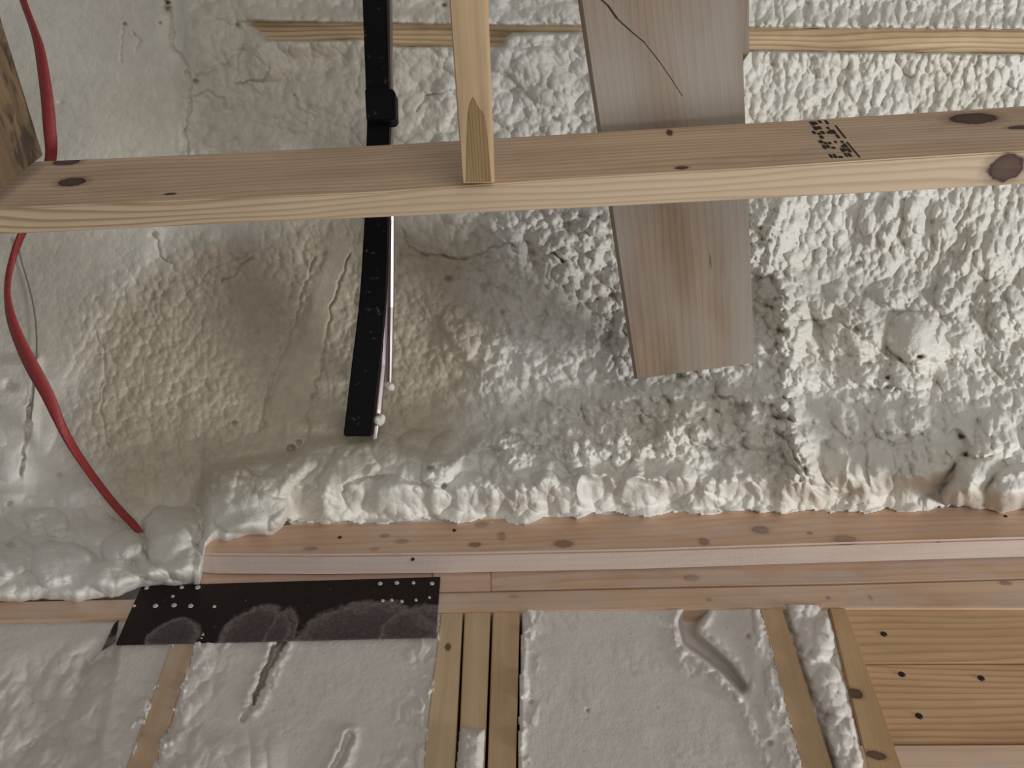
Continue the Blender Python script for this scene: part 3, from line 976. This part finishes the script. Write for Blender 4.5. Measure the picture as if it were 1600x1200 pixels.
led, frl = wbar('wall_ledger', [(x, a, fwd(b, LEDG)) for x, a, b in [(306, 846, 897), (330, 824, 899), (500, 816, 900), (700, 812, 898), (1000, 799, 892), (1300, 795, 882), (1600, 789, 873), (2280, 776, 856)]], LEDG, 0.0345, None, bevel=0.003)
kl = kpx(frl, LEDG, [(1188, 828, .012, .008, .75), (1320, 843, .016, .008, .5), (1100, 846, .007, .007, .7), (880, 850, .013, .007, .7), (742, 851, .008, .005, .75),
                     (784, 838, .005, .009, .5), (752, 820, .009, .006, .5), (628, 846, .009, .005, .5), (485, 857, .009, .004, .6), (601, 837, .006, .004, .5), (1265, 833, .004, .003, .7), (585, 858, .006, .004, .4), (1468, 846, .004, .003, .7), (1360, 1000, .01, .01, .0)])
v0 = uvof(frl, W(500, 876, LEDG), 0)[1]; v1 = uvof(frl, W(500, 890, LEDG), 0)[1]
m = wood('ledger_wood', sr(206, 170, 140), sr(176, 136, 107), rings=20, ringmix=0.4, seed=4.4, knots=kl, dust=0.35, stripe=50, dustband=(0.85, 0.9, 0.75), knotcol=sr(84, 46, 32))
led.data.materials.append(m)
setprops(led, 'knotty ledger timber nailed over the wall top just under the thick foam roll', 'timber ledger')


def nail(px, py, off, r, parent, mat=M_nail):
    bm = bmesh.new()
    bmesh.ops.create_cone(bm, cap_ends=True, segments=12, radius1=r, radius2=r * 0.8, depth=0.0016)
    me = bpy.data.meshes.new('nail'); bm.to_mesh(me); bm.free()
    me.materials.append(mat)
    o = bpy.data.objects.new('nail', me); COL.objects.link(o)
    o.rotation_euler = (math.pi / 2, 0, 0)
    o.parent = parent
    o.location = W(px, py, off) + Vector((0, -0.0004, 0)) - parent.location
    o['label'] = 'dark nail head'
    return o


for x, y in [(1571, 807), (710, 829), (645, 874), (531, 840)]: nail(x, y, LEDG, .0028, led)

# sheathing behind the studs
bmw = bmesh.new()
bmesh.ops.create_cube(bmw, size=1.0)
for v in bmw.verts:
    v.co = Vector((v.co.x * 3.6, 0.808 + v.co.y * 0.012, 1.85 + v.co.z * 1.05))
me = bpy.data.meshes.new('wall_back'); bmw.to_mesh(me); bmw.free()
wb = link('wall_back', me, plain('sheathing', sr(150, 122, 88), 0.8))
setprops(wb, kind='structure')

# two layers of top plate
mp1 = wood('plate_wood_a', sr(208, 172, 145), sr(180, 141, 113), rings=16, ringmix=0.4, seed=6.6, dust=0.5, stripe=50)
mp2 = wood('plate_wood_b', sr(214, 180, 147), sr(189, 151, 117), rings=16, ringmix=0.35, seed=7.7, dust=0.4, stripe=50)
pa, fa = wbar('top_plate', [(676, 880, 924.5), (767, 878, 922.5)], 0.0, 0.089, mp1)
setprops(pa, 'short upper plate block between the steel plate and the long upper plate', 'timber plate')
pb_, fb = wbar('top_plate', [(767.2, 878, 922.5), (1000, 875, 917), (1300, 868, 911.5), (1600, 858, 903.5), (2280, 838, 887)], 0.0, 0.089, None)
kb = kpx(fb, 0.0, [(1080, 903, .010, .006, .6), (1569, 900, .001, .001, .0)])
pb_.data.materials.append(wood('plate_wood_c', sr(208, 176, 147), sr(178, 141, 111), rings=16, ringmix=0.45, seed=16.6, dust=0.55, stripe=50, knots=kb, knotcol=sr(110, 72, 50)))
setprops(pb_, 'long upper top plate directly below the ledger', 'timber plate')
pc, fc = wbar('top_plate', [(-680, 948, 982), (0, 940, 970.5), (300, 934, 964.5), (690, 926.5, 957), (1000, 919.5, 952.5), (1300, 914, 949), (1600, 905.5, 949), (2280, 889, 944)], 0.0, 0.089, None)
kc = kpx(fc, 0.0, [(1571, 911, .008, .004, .8), (803, 932, .006, .003, .4), (1108, 937, .004, .003, .5), (1294, 934, .003, .003, .7), (1360, 934, .002, .006, .6)])
pc.data.materials.append(wood('plate_wood_d', sr(214, 180, 149), sr(187, 149, 117), rings=16, ringmix=0.35, seed=26.6, dust=0.5, stripe=50, knots=kc, knotcol=sr(110, 72, 50)))
setprops(pc, 'lower top plate running the full width on the stud tops', 'timber plate')
# upper plate behind the steel plate, left part
pd, _ = wbar('top_plate', [(290, 882, 930), (675.5, 880, 924.5)], -0.001, 0.085, mp1)
setprops(pd, 'upper plate piece behind the black steel plate', 'timber plate')


# studs: px corners top-left, top-right, bottom-right, bottom-left (length runs downwards)
def stud(name, tl, tr, br, bl, off, mat, label, thick=0.089, group=None):
    def ext(a, b, n=1.9):       # run on below the frame
        return (a[0] + (b[0] - a[0]) * n, a[1] + (b[1] - a[1]) * n)
    bl2, br2 = ext(tl, bl), ext(tr, br)
    k = Vector((0, thick, 0))
    A = [W(*tl, off), W(*tr, off)]
    Bm = [W(*bl2, off), W(*br2, off)]
    rings = [[A[0], A[1], A[1] + k, A[0] + k], [Bm[0], Bm[1], Bm[1] + k, Bm[0] + k]]
    o, fr = loft(name, rings, mat, bevel=0.0012)
    setprops(o, label, 'timber stud', group)
    return o, fr


ws = lambda i, s, l=(206, 180, 144), d=(182, 150, 112), **k: wood('stud_wood_%d' % i, sr(*l), sr(*d), rings=10, ringmix=0.3, seed=s, stripe=80, **k)
stud('wall_stud', (281, 968), (321, 967), (240, 1200), (196, 1200), 0.0, ws(1, 31.0, (196, 168, 136), (178, 144, 110), dust=0.35), 'foam smeared wall stud below the left half of the black steel plate')
s1, fs1 = stud('wall_stud', (689, 957.5), (723, 957), (710, 1200), (660, 1200), 0.0, None, 'left stud of the three nailed together, with one small dark knot')
s1.data.materials.append(ws(2, 33.0, knots=kpx(fs1, 0.0, [(700, 1011, .0055, .0035, .9)])))
stud('wall_stud', (726, 957), (766.5, 956), (757, 1200), (716, 1200), 0.0, ws(3, 35.0, (200, 172, 136), (178, 146, 110)), 'middle stud of the three nailed together, its lower face capped with foam')
stud('wall_stud', (770, 956), (812, 955.5), (806, 1200), (762, 1200), 0.0, ws(4, 37.0, (196, 166, 130), (168, 134, 98)), 'right stud of the three nailed together beside the clean foam bay')
stud('wall_stud', (1187, 951), (1222, 950.5), (1302, 1200), (1252, 1200), 0.0, ws(5, 39.0, (198, 166, 128), (176, 142, 104)), 'plain leaning stud between the wide foam bay and the narrow lumpy bay')
s6, fs6 = stud('wall_stud', (1296, 949.5), (1321, 949.5), (1411, 1200), (1356, 1200), 0.0, None, 'stud with dark bark spots beside the horizontal header boards')
s6.data.materials.append(ws(6, 41.0, (194, 160, 118), (160, 124, 84), knots=kpx(fs6, 0.0, [(1335, 1083, .007, .009, .95), (1369, 1180, .005, .010, .9)])))

# horizontal header boards in the right bay
HO = -0.004


def hdr(y0l, y1l, y0r, y1r, xl, mat, label, off=HO):
    o, fr = wbar('header_board', [(xl, y0l, y1l), (1600, y0r, y1r), (2260, y0r - 3, y1r - 2)], off, 0.038, mat)
    setprops(o, label, 'timber board', None)
    return o, fr


h1, fh1 = hdr(951, 1037, 950, 1036, 1300, None, 'upper header board in the right bay, one nail near its left end')
h1.data.materials.append(wood('header_a', sr(214, 178, 136), sr(176, 134, 90), rings=24, ringmix=0.6, seed=51.0, stripe=60))
h2, fh2 = hdr(1038.5, 1162, 1037.5, 1160, 1300, None, 'middle header board with three nails and strong streaky grain')
h2.data.materials.append(wood('header_b', sr(212, 174, 132), sr(170, 126, 82), rings=26, ringmix=0.7, seed=53.0, stripe=60))
h3, fh3 = hdr(1164, 1262, 1163, 1255, 1330, wood('header_c', sr(218, 187, 159), sr(193, 157, 128), rings=16, ringmix=0.4, seed=55.0, stripe=60, dust=0.3), 'paler lowest header board at the bottom right corner', off=-0.001)
nail(1381, 991, HO, .0042, h1)
for x, y in [(1409, 1054), (1533, 1060), (1436, 1119)]: nail(x, y, HO, .0042, h2)


# ------------------------------------------------------------------ foam in the stud bays
def bay(name, u0, u1, v0, v1, fn, label, st_=2.0, mat=None, rec=0.0015):
    uu = np.arange(u0, u1 + .1, st_); vv_ = np.arange(v0, v1 + .1, st_)
    Ub, Vb = np.meshgrid(uu, vv_)
    h = fn(Ub, Vb)
    Db = wd(Vb, h - rec)
    o = sheet(name, Ub, Vb, Db, mat or M_cut, back=0.05, drop=(h <= -0.0499), bdir=(0, 1, 0))
    setprops(o, label, 'insulation foam')
    return o


def edge_l(Vb, p0, p1):      # x of a straight edge at row v
    return p0[0] + (p1[0] - p0[0]) * (Vb - p0[1]) / (p1[1] - p0[1])


def grainy(Ub, Vb, k=0):
    return 0.0012 * (fbm(Ub / 40, Vb / 40, k) - 0.5) + 0.0006 * domes(Ub, Vb, 9, 1, 0, k) * sstep(.5, .7, fbm(Ub / 90, Vb / 60, k + 1)) - 0.0004


def smear(Ub, Vb, dist, k):
    """foam crust that rides over the edge of the neighbouring timber; dist px inside the bay"""
    n = fbm(Ub / 16, Vb / 24, k)
    return 0.0045 * sstep(0.48, 0.62, n) * np.exp(-(np.clip(dist, 0, None) / 22) ** 2) - 0.0012 * np.exp(-(dist / 4.0) ** 2)


def cut_out(Ub, h, dist):
    """sink the sheet behind the timber outside the bay (dist<0)"""
    return np.where(dist < -3, -0.05, h)


def f_bay1(Ub, Vb):
    dr = edge_l(Vb, (281, 968), (196, 1200)) - Ub + 3 * (fbm(Ub / 12, Vb / 12, 1) - .5)
    h = grainy(Ub, Vb, 1)
    # untrimmed soft hollow running down the lower left
    edge = edge_l(Vb, (182, 1010), (150, 1200))
    s = sstep(6, -10, Ub - edge + 14 * (fbm(Ub / 30, Vb / 30, 4) - 0.5)) * sstep(985, 1055, Vb + 0.35 * (Ub - 100))
    h = h - s * (0.016 + 0.022 * np.clip(fbm(Ub / 70 + Vb / 90, Vb / 150 - Ub / 200, 2) - .3, 0, 1)) + s * (0.014 * domes(Ub, Vb, 52, 1.6, 0.5, 2) + 0.004 * domes(Ub, Vb, 17, 1.6, 0.5, 4))
    h = h + smear(Ub, Vb, dr, 2)
    top = Vb - (972 - 0.014 * Ub)
    h = h - 0.003 * np.exp(-(top / 4) ** 2)
    return np.where((dr < -6) | (top < -2), -0.05, h)


bay('bay_foam', -660, 300, 960, 1400, f_bay1, 'foam infill left of the smeared stud, hollow and greenish towards the bottom corner')


def f_bay2(Ub, Vb):
    dl = Ub - edge_l(Vb, (321, 967), (240, 1200)) + 10 * (fbm(Ub / 14, Vb / 20, 5) - .5)
    dr = edge_l(Vb, (689, 957), (660, 1200)) - Ub + 5 * (fbm(Ub / 10, Vb / 10, 3) - .5)
    h = grainy(Ub, Vb, 3)
    rough = sstep(.46, .60, fbm(Ub / 60 + Vb / 80, Vb / 120, 5)) * sstep(520, 380, Ub + (Vb - 1000) * 0.6)
    h = h + rough * (0.004 * domes(Ub, Vb, 16, 2.0, 0.5, 4) - 0.002)
    r2 = sstep(90, 20, dr) * sstep(.42, .58, fbm(Ub / 30, Vb / 30, 7))
    h = h + r2 * (0.004 * domes(Ub, Vb, 13, 1.3, 0.2, 6) - 0.0015)
    Uq = Ub + 12 * (fbm(Ub / 9, Vb / 9, 2, 3) - .44)
    s = segdist(Uq, Vb, [(441, 1000), (418, 1045), (395, 1100)])
    wq = np.clip(6.5 - 0.045 * (Vb - 1000), 1.5, 8)
    h = h - 0.026 * np.exp(-(s / wq) ** 4) + 0.003 * np.exp(-((s - 13) / 6) ** 2) * domes(Ub, Vb, 9, 1, 0, 3)
    s = segdist(Uq, Vb, [(392, 1105), (380, 1124)])
    h = h - 0.008 * np.exp(-(s / 3) ** 2)
    s = segdist(Uq, Vb, [(545, 1150), (535, 1180), (515, 1215)])
    h = h - 0.005 * np.exp(-(s / 5) ** 2) + 0.004 * np.exp(-((s - 12) / 6) ** 2)
    h = h + 0.006 * sstep(1130, 1180, Vb) * sstep(470, 400, Ub) * domes(Ub, Vb, 26, 1.2, 0.5, 1)
    h = h + smear(Ub, Vb, dl, 4) + smear(Ub, Vb, dr, 6)
    return np.where((dl < -4) | (dr < -3) | (Vb < 958), -0.05, h)


bay('bay_foam', 190, 720, 955, 1400, f_bay2, 'trimmed foam infill under the steel plate, scarred by a dark diagonal slit')


def f_bay3(Ub, Vb):
    dl = Ub - edge_l(Vb, (817, 955), (810, 1200)) + 4 * (fbm(Ub / 10, Vb / 12, 5) - .5)
    dr = edge_l(Vb, (1187, 951), (1252, 1200)) - Ub + 8 * (fbm(Ub / 12, Vb / 12, 2) - .5)
    h = grainy(Ub, Vb, 6)
    # torn groove near the top right
    g = [(1090, 950), (1075, 975), (1078, 1000), (1105, 1020), (1135, 1045), (1160, 1075)]
    s = segdist(Ub, Vb, g)
    ww = 17 - 0.07 * np.clip(Vb - 960, 0, 120)
    h = h - 0.020 * sstep(ww + 2, ww - 9, s) + 0.004 * np.exp(-((s - ww - 7) / 6) ** 2) * domes(Ub, Vb, 10, 1, 0, 2)
    t2 = segdist(Ub, Vb, [(1052, 1000), (1070, 1040), (1110, 1055), (1150, 1085), (1165, 1110), (1200, 1200)])
    h = h + 0.0045 * np.exp(-(t2 / 10) ** 2) * domes(Ub, Vb, 10, 1.2, 0.3, 3)
    # ledge of rougher foam against the right stud
    edge = edge_l(Vb, (1150, 960), (1195, 1200))
    r = sstep(0, 18, Ub - edge) * (fbm(Ub / 22, Vb / 30, 7))
    h = h + r * 0.004 + r * 0.004 * domes(Ub, Vb, 14, 1.5, -0.3, 5)
    h = h + smear(Ub, Vb, dl, 1) + smear(Ub, Vb, dr, 3) + 0.004 * np.exp(-((dl - 4) / 4) ** 2) * (fbm(Ub / 8, Vb / 30, 3))
    for (x, y, r_) in [(1168, 994, 4), (1203, 1161, 4), (918, 1110, 2), (830, 1097, 3)]:
        h = h - 0.008 * np.exp(-((Ub - x) ** 2 + (Vb - y) ** 2) / r_ ** 2)
    return np.where((dl < -2) | (dr < -3) | (Vb < 952), -0.05, h)


bay('bay_foam', 780, 1290, 948, 1400, f_bay3, 'wide clean trimmed foam infill with a torn groove near its top right')


def f_bay4(Ub, Vb):
    dl = Ub - edge_l(Vb, (1222, 950), (1302, 1200)) + 6 * (fbm(Ub / 10, Vb / 10, 5) - .5)
    dr = edge_l(Vb, (1296, 950), (1356, 1200)) - Ub + 6 * (fbm(Ub / 10, Vb / 10, 2) - .5)
    mm = np.minimum(dl, dr)
    h = -0.003 + 0.008 * np.sqrt(np.clip(mm, 0, 30) / 30) + 0.010 * domes(Ub, Vb, 40, 0.9, 0.2, 3) * sstep(0, 12, mm) + 0.005 * domes(Ub, Vb, 15, 1, 0, 6) - 0.006
    return np.where(mm < -4, -0.05, h)


bay('bay_foam', 1200, 1440, 944, 1400, f_bay4, 'narrow strip of lumpy untrimmed foam between the two leaning right hand studs')


def f_cap(Ub, Vb):
    top = 1138 + 5 * (fbm(Ub / 12, Vb / 40, 1) - .5)
    dl = Ub - edge_l(Vb, (719, 1137), (713, 1200)); dr = edge_l(Vb, (758, 1137), (755, 1200)) - Ub
    mm = np.minimum(np.minimum(dl, dr), (Vb - top) * 1.0)
    h = 0.0105 * np.sqrt(np.clip(mm, 0, 12) / 12) + 0.002 * domes(Ub, Vb, 10, 1.3, 0, 4) * sstep(0, 8, mm)
    return np.where(mm < -1, -0.05, h)


bay('stud_foam_cap', 704, 768, 1130, 1400, f_cap, 'dusty foam patch covering the lower part of the middle stud', st_=1.5)

# smeared plaster-like line beside the triple stud
def f_line(Ub, Vb):
    cx = edge_l(Vb, (817, 960), (810, 1200))
    dd = np.abs(Ub - cx + 3 * (fbm(Ub / 30, Vb / 14, 2) - .5))
    return np.where(dd < 7, 0.003 * fbm(Ub / 6, Vb / 12, 1) - 0.0005, -0.004)


# ------------------------------------------------------------------ black steel nail plate
t = NT('dusty_steel')
co = t.n('ShaderNodeTexCoord').outputs['Object']
sep = t.n('ShaderNodeSeparateXYZ'); t.l(co, sep.inputs[0])
col = sr(34, 23, 21)
cur = None
cxp = (W(221, 915).x + W(688, 901).x) / 2
m_ = None
arcs = [(268, 1000, .030, .034), (395, 1002, .042, .056), (435, 1000, .018, .05), (575, 1006, .085, .066), (655, 1000, .05, .055)]
t.arc = []
nzz = t.noise(co, 55, 4, 0.65)
fine = t.noise(co, 260, 3, 0.7)
STEEL_OFF = 0.003
zc = None
# centre of the plate (object origin) worked out as link() does
cor = [W(221, 915, STEEL_OFF), W(688, 901, STEEL_OFF), W(681, 994, STEEL_OFF), W(181, 1006, STEEL_OFF)]
xs_ = [c.x for c in cor]; zs_ = [c.z for c in cor]
ox, oz = (min(xs_) + max(xs_)) / 2, (min(zs_) + max(zs_)) / 2
acc = None
rim = None
for (x, y, rx, rz) in arcs:
    c = W(x, y, STEEL_OFF)
    dx = t.math('MULTIPLY', t.math('SUBTRACT', sep.outputs[0], c.x - ox), 1 / rx)
    dz = t.math('MULTIPLY', t.math('SUBTRACT', sep.outputs[2], c.z - oz), 1 / rz)
    d2 = t.math('ADD', t.math('MULTIPLY', dx, dx), t.math('MULTIPLY', dz, dz))
    d2 = t.math('ADD', d2, t.math('MULTIPLY', t.math('SUBTRACT', nzz, .5), 1.1))
    inside = t.ramp(t.math('MULTIPLY', d2, 0.5), [(0.0, .40), (0.3, .5), (0.46, 1.0), (0.60, 0.0)])
    acc = inside if acc is None else t.math('MAXIMUM', acc, inside)
dust = t.math('MULTIPLY', acc, t.ramp(fine, [(0.3, 0.35), (0.7, 0.8)]))
c1 = t.mix(dust, col, sr(138, 126, 124))
c1 = t.mix(t.ramp(t.noise(co, 110, 4, .75), [(0.66, 0.0), (0.76, 0.55)]), c1, sr(170, 160, 158))
t.l(c1, t.b.inputs['Base Color'])
t.b.inputs['Roughness'].default_value = 0.6
t.b.inputs['Specular IOR Level'].default_value = 0.25
m_steel = t.m
sp_, _ = loft('nail_plate', [[cor[0], cor[3], cor[3] + Vector((0, .003, 0)), cor[0] + Vector((0, .003, 0))],
                             [cor[1], cor[2], cor[2] + Vector((0, .003, 0)), cor[1] + Vector((0, .003, 0))]], m_steel, bevel=0.0004)
setprops(sp_, 'black dusty steel nail plate fixed across the top plates above the left bays', 'steel plate')
m_hole = plain('pale_rivet', sr(196, 186, 182), 0.6)


def rivet(px, py, r):
    o = nail(px, py, STEEL_OFF, r, sp_, m_hole)
    o.name = 'hole_plug'
    o['label'] = 'pale foam plug in a nail hole'


for x, y, r in [(229, 919, .0028), (284, 918, .0028), (309, 918, .0036), (270, 932, .0022), (243, 947, .0034), (272, 946, .0034), (298, 947, .0034), (335, 948, .0024), (210, 947, .002),
                (594, 912, .0032), (620, 911, .0032), (646, 911, .0026), (675, 912, .0032), (598, 939, .0024), (612, 938, .0024), (628, 940, .0024), (650, 938, .0022), (671, 934, .002)]:
    rivet(x, y, r)
# bent lug at the left end reaching over the plate below
lug, _ = loft('bent_lug', [[W(186, 968, .0035), W(180, 1004, .0035), W(180, 1004, .001), W(186, 968, .001)],
                           [W(178, 975, .004), W(158, 1018, .004), W(158, 1018, .001), W(178, 975, .001)]], m_steel, sp_, bevel=0.0003)
